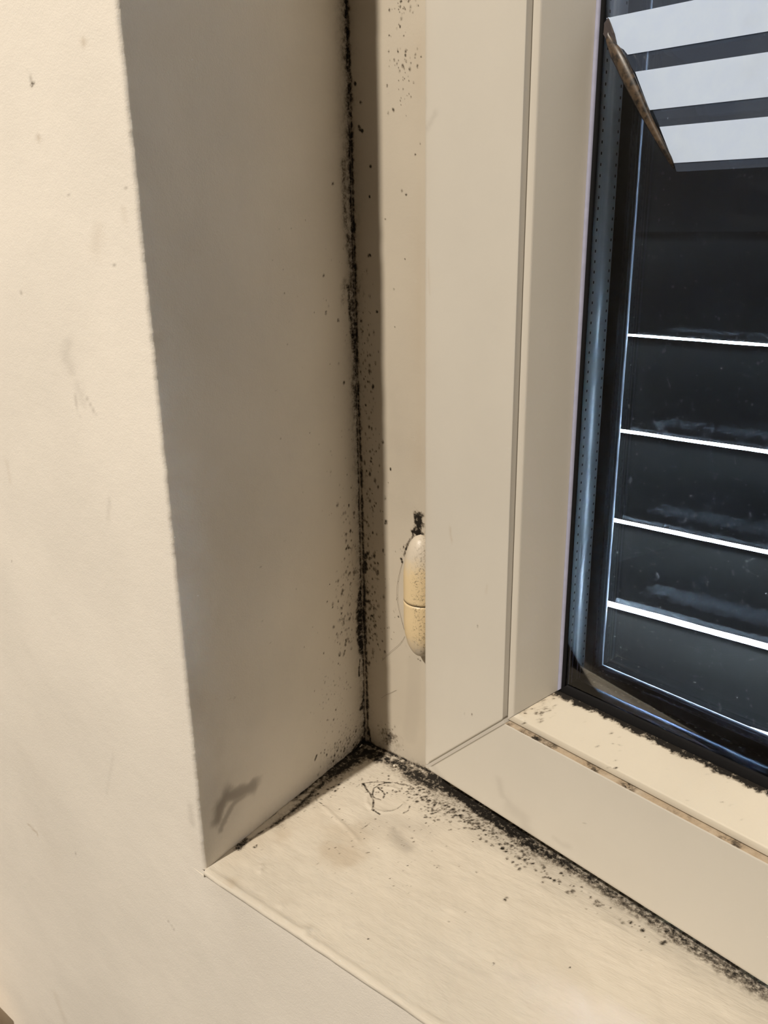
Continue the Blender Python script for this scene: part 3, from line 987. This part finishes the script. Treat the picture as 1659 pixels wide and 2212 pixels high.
for side in ('left', 'bottom', 'right', 'top'):
    bo = sweep('glazing_bead', bead_prof(), M_beadb if side == 'bottom' else M_bead, 0.00012 if side in ('left', 'bottom') else 0, side,
               fine=side in ('left', 'bottom'), attrf=bead_attr if side == 'bottom' else None)
    if side == 'bottom':
        bo['label'] = 'bottom glazing bead with black mould along the glass'
    # rubber between bead and glass
    wg = 0.0745 if side in ('left', 'right') else 0.0757
    if side in ('left', 'right'):
        sweep('grey_gasket', [(0.0711, 0.0250), (0.0711, 0.0230), (0.0716, 0.0227), (0.0726, 0.0230), (0.0730, 0.0237), (0.0730, 0.0250)], M_lilac, 0, side, fine=False)
    sweep('black_seal', [(0.0640, 0.0250), (0.0709, 0.0234), (wg - 0.0008, 0.0236), (wg, 0.0242), (wg, 0.0247)], M_black, 0, side, fine=False)
    sweep('spacer_bar', [(0.0640, 0.0283), (0.0730, 0.0283), (0.0730, 0.0415), (0.0640, 0.0415)], M_spacerb if side in ('bottom', 'top') else M_spacer, 0, side, fine=False)
    sweep('outer_seal', [(0.0640, 0.0456), (0.0752, 0.0456), (0.0758, 0.0462), (0.0758, 0.0475)], M_black, 0, side, fine=False)
    lp = sweep('outer_lip', [(0.0640, 0.0466), (0.0754, 0.0466), (0.0776, 0.0470), (0.0780, 0.0466), (0.0784, 0.0470), (0.0790, 0.0470), (0.0794, 0.0474), (0.0794, 0.0480), (0.0730, 0.0580), (0.0100, 0.0580)], M_lip, 0, side, fine=False)
    sweep('edge_glint', [(0.0789, 0.0466), (0.0793, 0.0464), (0.0797, 0.0468), (0.0796, 0.0480), (0.0788, 0.0489)], M_liplite, 0, side, fine=False, parent=lp)  # thin pale strips painted as daylight glints along the lip
    sweep('edge_glint', [(0.0777, 0.0466), (0.0780, 0.0463), (0.0784, 0.0466)], M_liplite, 0, side, fine=False, parent=lp)
box('window_pane', (0.0645, SW - 0.0645, 0.0248, 0.0282, 0.0645, SH - 0.0645), M_pane, sash)
po = box('window_pane', (0.0645, SW - 0.0645, 0.0416, 0.0455, 0.0645, SH - 0.0645), M_paned, sash)
po['label'] = 'dusty outer pane of the double glazing'

# ------------------------------------------------------------------ hinge (on the sash side, world space kept upright)
hg = empty('hinge', (0, 0, 0))
tag(hg, 'yellowed cream plastic hinge cover between window frame and sash', 'hinge')


def hinge_mat():
    m_, nt, b = mat('yellowed_plastic')
    co = coords(nt)
    sx = N(nt, 'ShaderNodeSeparateXYZ')
    nt.links.new(co, sx.inputs[0])
    n_ = noise(nt, co, 260, 4)
    endz = math_(nt, 'ABSOLUTE', math_(nt, 'SUBTRACT', sx.outputs[2], 0.096))
    pale = ramp01(nt, math_(nt, 'MULTIPLY_ADD', n_, 0.012, endz), 0.022, 0.036)
    col = mix(nt, pale, (0.70, 0.56, 0.345), (0.58, 0.52, 0.43))
    fine = noise(nt, co, 900, 4, 0.7)
    side = ramp01(nt, math_(nt, 'MULTIPLY_ADD', n_, 0.006, sx.outputs[0]), -0.0070, -0.0008)
    sp = math_(nt, 'MULTIPLY', ramp01(nt, fine, 0.50, 0.68), side)
    col = mix(nt, math_(nt, 'MULTIPLY', sp, 0.85), col, (0.12, 0.09, 0.06))
    nt.links.new(col, b.inputs['Base Color'])
    b.inputs['Roughness'].default_value = 0.4
    return m_


M_hinge = hinge_mat()


def barrel(name, z0, z1, ends, mat_, parent):
    cx, cy, rx, ry = -0.0085, 0.0098, 0.0098, 0.0086
    n = 40
    bm = bmesh.new()
    rings = []
    for t in np.linspace(0, 1, 26):
        z = z0 + (z1 - z0) * t
        if ends == 'top':
            e = max(0.0, (t - 0.30) / 0.70)
        else:
            e = max(0.0, (0.70 - t) / 0.70)
        k = max(0.02, (1 - e ** 2.3) ** 0.5 if e < 1 else 0.02)
        rings.append([bm.verts.new((cx + rx * k * math.cos(2 * math.pi * i / n), cy + ry * k * math.sin(2 * math.pi * i / n), z)) for i in range(n)])
    for a, b_ in zip(rings[:-1], rings[1:]):
        for i in range(n):
            bm.faces.new((a[i], a[(i + 1) % n], b_[(i + 1) % n], b_[i]))
    bm.faces.new(rings[0][::-1])
    bm.faces.new(rings[-1])
    return bm_obj(name, bm, mat_, parent, True)


barrel('upper_cap', 0.0975, 0.1350, 'top', M_hinge, hg)
barrel('lower_cap', 0.0640, 0.0969, 'bottom', M_hinge, hg)
bm = bmesh.new()
bmesh.ops.create_cone(bm, cap_ends=True, segments=32, radius1=0.0084, radius2=0.0084, depth=0.0012, matrix=Matrix.Translation((-0.0085, 0.0098, 0.0972)) @ Matrix.Diagonal((1.12, 0.97, 1, 1)))
bm_obj('seam_ring', bm, M_black, hg)

# ------------------------------------------------------------------ hairs caught round the hinge
M_hair = simple('hair_brown', (0.10, 0.07, 0.05), 0.6)


def strand(name, pix, ybase, lift, label, r=0.00006):
    P = []
    for k, p in enumerate(pix):
        t = k / (len(pix) - 1)
        y = ybase - lift * math.sin(math.pi * t)
        P.append(on_plane(p, (0, y, 0), (0, 1, 0)))
    cu = bpy.data.curves.new(name, 'CURVE')
    cu.dimensions = '3D'
    cu.bevel_depth = r
    cu.bevel_resolution = 1
    sp = cu.splines.new('NURBS')
    sp.points.add(len(P) - 1)
    for i, p in enumerate(P):
        sp.points[i].co = (*p, 1)
    sp.use_endpoint_u = True
    sp.order_u = 4
    o = bpy.data.objects.new(name, cu)
    dg = bpy.context.evaluated_depsgraph_get()
    me = bpy.data.meshes.new_from_object(o)
    o2 = bpy.data.objects.new(name, me)
    me.materials.append(M_hair)
    sc.collection.objects.link(o2)
    bpy.data.objects.remove(o)
    tag(o2, label, 'hair')
    return o2


strand('hair_strand', [(869, 1216), (860, 1245), (856, 1275), (858, 1305), (866, 1335), (873, 1360)], 0.0158, 0.0008, 'thin dark hair curving beside the cream hinge cover')
strand('hair_strand', [(874, 1375), (868, 1388), (850, 1402), (835, 1415), (825, 1428)], 0.0158, 0.0006, 'thin hair trailing down left from the foot of the hinge')
strand('hair_strand', [(824, 1508), (832, 1501), (845, 1496), (856, 1491)], 0.0158, 0.0004, 'short hair on the frame strip well below the hinge')

# paint flake and plaster crumb in the mouldy corner
M_flake = painted('flake_paint', (0.72, 0.66, 0.56), 0.6, 0.2, stains=False)
bm = bmesh.new()
c0 = np.array([*on_sill((778, 1620)), QZ + 0.003])
ptsf = [(766, 1629), (770, 1617), (779, 1606), (783, 1612), (782, 1622), (773, 1626)]
fv = []
for p in ptsf:
    y_, z_ = on_reveal(p)
    fv.append((reveal_x(y_) + 0.0014, y_, z_))
va = [bm.verts.new(p) for p in fv]
vb = [bm.verts.new((p[0] - 0.0006, p[1], p[2])) for p in fv]
bm.faces.new(va)
bm.faces.new(vb[::-1])
for i in range(len(va)):
    bm.faces.new((va[i], va[(i + 1) % 6], vb[(i + 1) % 6], vb[i]))
tag(bm_obj('paint_flake', bm, M_flake), 'pale paint flake sticking up in the black mouldy corner of the reveal', 'paint flake')
bm = bmesh.new()
bmesh.ops.create_icosphere(bm, subdivisions=2, radius=0.0008)
for v in bm.verts:
    v.co *= 1 + 0.25 * (random.random() - 0.5)
crumb = bm_obj('plaster_crumb', bm, M_flake, None, True)
cx_, cy_ = on_sill((852, 1659))
crumb.location = (cx_, cy_, QZ + 0.0016)
tag(crumb, 'tiny white plaster crumb on the mouldy sill left of the sash corner', 'crumb')

# ------------------------------------------------------------------ striped film on the glass
def film_mat():
    m_, nt, b = mat('white_film')
    co = coords(nt)
    n_ = noise(nt, co, 160, 5, 0.6)
    sm = noise(nt, co, 28, 3, 0.6)
    col = mix(nt, ramp01(nt, n_, 0.25, 0.85), (0.66, 0.79, 0.99), (0.70, 0.83, 1.0))
    col = mix(nt, math_(nt, 'MULTIPLY', ramp01(nt, sm, 0.62, 0.78), 0.10), col, (0.3, 0.32, 0.36))
    nt.links.new(col, b.inputs['Base Color'])
    b.inputs['Roughness'].default_value = 0.55
    out = [n for n in nt.nodes if n.type == 'OUTPUT_MATERIAL'][0]
    tl = N(nt, 'ShaderNodeBsdfTranslucent')
    nt.links.new(col, tl.inputs['Color'])
    mx = N(nt, 'ShaderNodeMixShader')
    mx.inputs[0].default_value = 0.22
    nt.links.new(b.outputs[0], mx.inputs[1])
    nt.links.new(tl.outputs[0], mx.inputs[2])
    nt.links.new(mx.outputs[0], out.inputs['Surface'])
    return m_


M_film = film_mat()
m_, nt, b = mat('clear_film')
nt.nodes.remove(b)
out = [n for n in nt.nodes if n.type == 'OUTPUT_MATERIAL'][0]
tr = N(nt, 'ShaderNodeBsdfTransparent')
df = N(nt, 'ShaderNodeBsdfDiffuse')
df.inputs['Color'].default_value = (0.40, 0.52, 0.78, 1)
mx = N(nt, 'ShaderNodeMixShader')
mx.inputs[0].default_value = 0.045
nt.links.new(tr.outputs[0], mx.inputs[1])
nt.links.new(df.outputs[0], mx.inputs[2])
nt.links.new(mx.outputs[0], out.inputs[0])
M_clear = m_


def curl_mat():
    m_, nt, b = mat('curled_film_back')
    co = coords(nt)
    n_ = noise(nt, co, 260, 5, 0.7)
    col = mix(nt, ramp01(nt, n_, 0.40, 0.62), (0.010, 0.008, 0.007), (0.085, 0.058, 0.036))
    nt.links.new(col, b.inputs['Base Color'])
    b.inputs['Roughness'].default_value = 0.4
    return m_


M_curl = curl_mat()
stk = empty('window_sticker', (0, 0, 0), -TH)
tag(stk, 'clear film sticker with broad white stripes on the glass, its lower left edge curled', 'sticker')
SB = 0.0240
LE = [on_sash(p, SB) for p in ((1310, 38), (1322, 92), (1352, 110), (1370, 150), (1402, 235), (1425, 275), (1457, 357), (1460, 372))]


def left_edge(z):
    zs_ = [p[1] for p in LE][::-1]
    us_ = [p[0] for p in LE][::-1]
    return float(np.interp(z, zs_, us_))


zz_ = [on_sash(p, SB)[1] for p in ((1500, 349.5), (1500, 267), (1500, 227), (1500, 136), (1500, 94), (1560, -32))]
zz_[5] = zz_[4] + (zz_[3] - zz_[2])
pt_ = zz_[4] - zz_[2]
stripes = [(zz_[0], zz_[1]), (zz_[2], zz_[3]), (zz_[4], zz_[5])] + [(zz_[4] + pt_ * k, zz_[5] + pt_ * k) for k in (1, 2, 3)]
ZTOP = LE[0][1]
ZLOW = on_sash((1500, 369), SB)[1]
UR = 0.42


def film_piece(name, z0, z1, b0, b1, mat_, parent, us=0.0):
    bm = bmesh.new()
    fr_, bk_ = [], []
    zz = np.linspace(z0, z1, 8)
    L = [(left_edge(min(z, ZTOP)) + us, z) for z in zz] + [(UR, z1), (UR, z0)]
    a = [bm.verts.new((u, b0, z)) for u, z in L]
    c = [bm.verts.new((u, b1, z)) for u, z in L]
    bm.faces.new(a)
    bm.faces.new(c[::-1])
    for i in range(len(L)):
        j = (i + 1) % len(L)
        bm.faces.new((a[i], c[i], c[j], a[j]))
    return bm_obj(name, bm, mat_, parent)


film_piece('clear_film', ZLOW, 0.4240, SB + 0.0002, SB + 0.0004, M_clear, stk, 0.0002)
for z0, z1 in stripes:
    film_piece('white_stripe', z0, z1, SB, SB + 0.00018, M_film, stk)

# curled edge: a tapering roll of film standing off the glass
path = [(1309, 58, 5), (1312, 78, 6), (1322, 97, 9), (1334, 114, 13), (1348, 138, 14), (1366, 178, 13.5), (1384, 218, 11.5), (1404, 262, 9), (1426, 306, 7), (1445, 342, 5.5), (1453, 362, 2.5)]
bm = bmesh.new()
rings = []
nseg = 18
for k, (x_, y_, rp) in enumerate(path):
    u_, z_ = on_sash((x_, y_), SB - 0.0015)
    r_ = rp * 0.00027 * 0.62
    # across-direction is square to the run of the curl
    x2, y2, _ = path[min(k + 1, len(path) - 1)]
    x1, y1, _ = path[max(k - 1, 0)]
    ua, za = on_sash((x1, y1), SB - 0.0015)
    ub, zb = on_sash((x2, y2), SB - 0.0015)
    d_ = np.array([ub - ua, zb - za])
    d_ /= np.linalg.norm(d_)
    nx = np.array([-d_[1], d_[0]])
    ring = []
    for i in range(nseg):
        a = 2 * math.pi * i / nseg
        sp_ = 1 + 0.16 * (1 if i > nseg // 2 else 0)
        w_ = 1 + 0.10 * math.sin(k * 1.7 + i)
        ring.append(bm.verts.new((u_ + nx[0] * r_ * math.cos(a) * sp_, SB - 0.0002 - r_ + r_ * math.sin(a) * 0.8 * w_, z_ + nx[1] * r_ * math.cos(a) * sp_)))
    rings.append(ring)
for a, c in zip(rings[:-1], rings[1:]):
    for i in range(nseg):
        bm.faces.new((a[i], a[(i + 1) % nseg], c[(i + 1) % nseg], c[i]))
bm.faces.new(rings[0][::-1])
bm.faces.new(rings[-1])
cr = bm_obj('curled_edge', bm, M_curl, stk, True)
cr['label'] = 'dirty brown curled-over edge'
# lifted glassy tip at the top of the curl
bm = bmesh.new()
tip = [(1309, 36), (1306, 50), (1304, 74), (1310, 84), (1318, 92), (1327, 92), (1322, 70), (1314, 48)]
ta, tb = [], []
for i, p in enumerate(tip):
    u_, z_ = on_sash(p, SB - 0.002)
    dd = 0.0022 if i in (1, 2, 3) else 0.0004
    ta.append(bm.verts.new((u_, SB - dd, z_)))
    tb.append(bm.verts.new((u_, SB - dd - 0.00015, z_)))
bm.faces.new(ta)
bm.faces.new(tb[::-1])
for i in range(8):
    bm.faces.new((ta[i], ta[(i + 1) % 8], tb[(i + 1) % 8], tb[i]))
bm_obj('lifted_tip', bm, simple('film_tip', (0.07, 0.06, 0.06), 0.12), stk)

# ------------------------------------------------------------------ roller shutter outside
sh = empty('roller_shutter', (0, 0.11, -0.06))
tag(sh, 'dark grey roller shutter outside the glass with daylight showing between its slats', 'shutter')
H0, PT, YS = 0.28341, 0.052, 0.1104
gaps = {0: 0.0, 1: 0.0012, 2: 0.0017, 3: 0.0021, 4: 0.0034, 5: 0.0045, 6: 0.010, 7: 0.010}  # lowest two, out of sight, opened wide to throw daylight on the spacer


def slat(zb, zt, seed, tb=0.0, tt=0.0):
    """from zb to zt, bowed outward, rolled lips at both edges"""
    xs = np.concatenate([np.linspace(-0.053, 0.60, 200), [XR - 0.003]])
    prof = []
    n = 10
    h = zt - zb
    outer = [(0.006 * math.sin(math.pi * k / n), zb + h * k / n) for k in range(n + 1)]
    inner = [(y + 0.0004, z) for y, z in outer][::-1]
    prof = outer + inner
    V = []
    wt = (fbm(xs * 45, xs * 0, seed, 3) - 0.5) * 0.0005 * tt
    wb = (fbm(xs * 45, xs * 0, seed + 50, 3) - 0.5) * 0.0005 * tb
    # gaps widened beyond the view to let more daylight onto the spacer bar
    light_gap = 0.0022 * np.clip((xs - 0.315) / 0.12, 0, 1)
    wt = wt - light_gap
    wb = wb + light_gap
    for i, x in enumerate(xs):
        row = []
        for y, z in prof:
            t = (z - zb) / h
            row.append((x, YS + y - 0.11, z + wt[i] * t + wb[i] * (1 - t) + 0.06))
        row.append(row[0])
        V.append(row)
    V = np.array(V)
    nr, nc = V.shape[:2]
    return mesh_np('slat', V.reshape(-1, 3), grid_faces(nr, nc), M_slat, sh, smooth=False)


zlist = []
k = 8
edges = []
for k in range(7, -19, -1):
    zc = H0 - k * PT
    gp = gaps.get(k, 0.0 if k > -3 else 0.002)  # upper gaps above the view opened to let in extra daylight
    edges.append((zc, gp))
for i, ((z0, g0), (z1, g1)) in enumerate(zip(edges[:-1], edges[1:])):
    if z0 < -0.058:
        z0, g0 = -0.058, 0
        if z1 < -0.05:
            continue
    slat(z0 + g0 / 2, z1 - g1 / 2, i * 3, 1.0 if g0 > 0.0005 else 0.0, 1.0 if g1 > 0.0005 else 0.0)
box('guide_rail', (-0.0560, -0.0535, YS - 0.125, YS - 0.085, 0.0, 1.30), M_rail, sh)
box('guide_rail', (XR - 0.003, XR - 0.0005, YS - 0.125, YS - 0.085, 0.0, 1.30), M_rail, sh)

# ------------------------------------------------------------------ radiator below the window (only its back top corner shows)
rad = empty('radiator', (-0.7, -0.17, -0.86))
tag(rad, 'cream panel radiator with top grille on the wall, at the lower left corner', 'radiator')
M_rad = painted('radiator_enamel', (0.78, 0.70, 0.62), 0.4, 0.05, stains=False)
bm = bmesh.new()
add_box(bm, -0.5, 0.39, -0.035, 0.028, 0.10, 0.575)
bmesh.ops.bevel(bm, geom=bm.edges[:] + bm.verts[:], offset=0.004, segments=3, affect='EDGES')
bm_obj('panel', bm, M_rad, rad)
bm = bmesh.new()
for i in range(40):
    add_box(bm, -0.49 + i * 0.022, -0.476 + i * 0.022, -0.030, 0.024, 0.5745, 0.5860)
add_box(bm, -0.497, 0.387, 0.0235, 0.0285, 0.573, 0.588)
add_box(bm, -0.497, 0.387, -0.0345, -0.0295, 0.573, 0.588)
bm_obj('top_grille', bm, M_rad, rad)
for x_ in (-0.4, 0.3):
    bm = bmesh.new()
    add_box(bm, x_, x_ + 0.02, 0.027, 0.0525, 0.35, 0.45)
    bm_obj('bracket', bm, M_rad, rad)
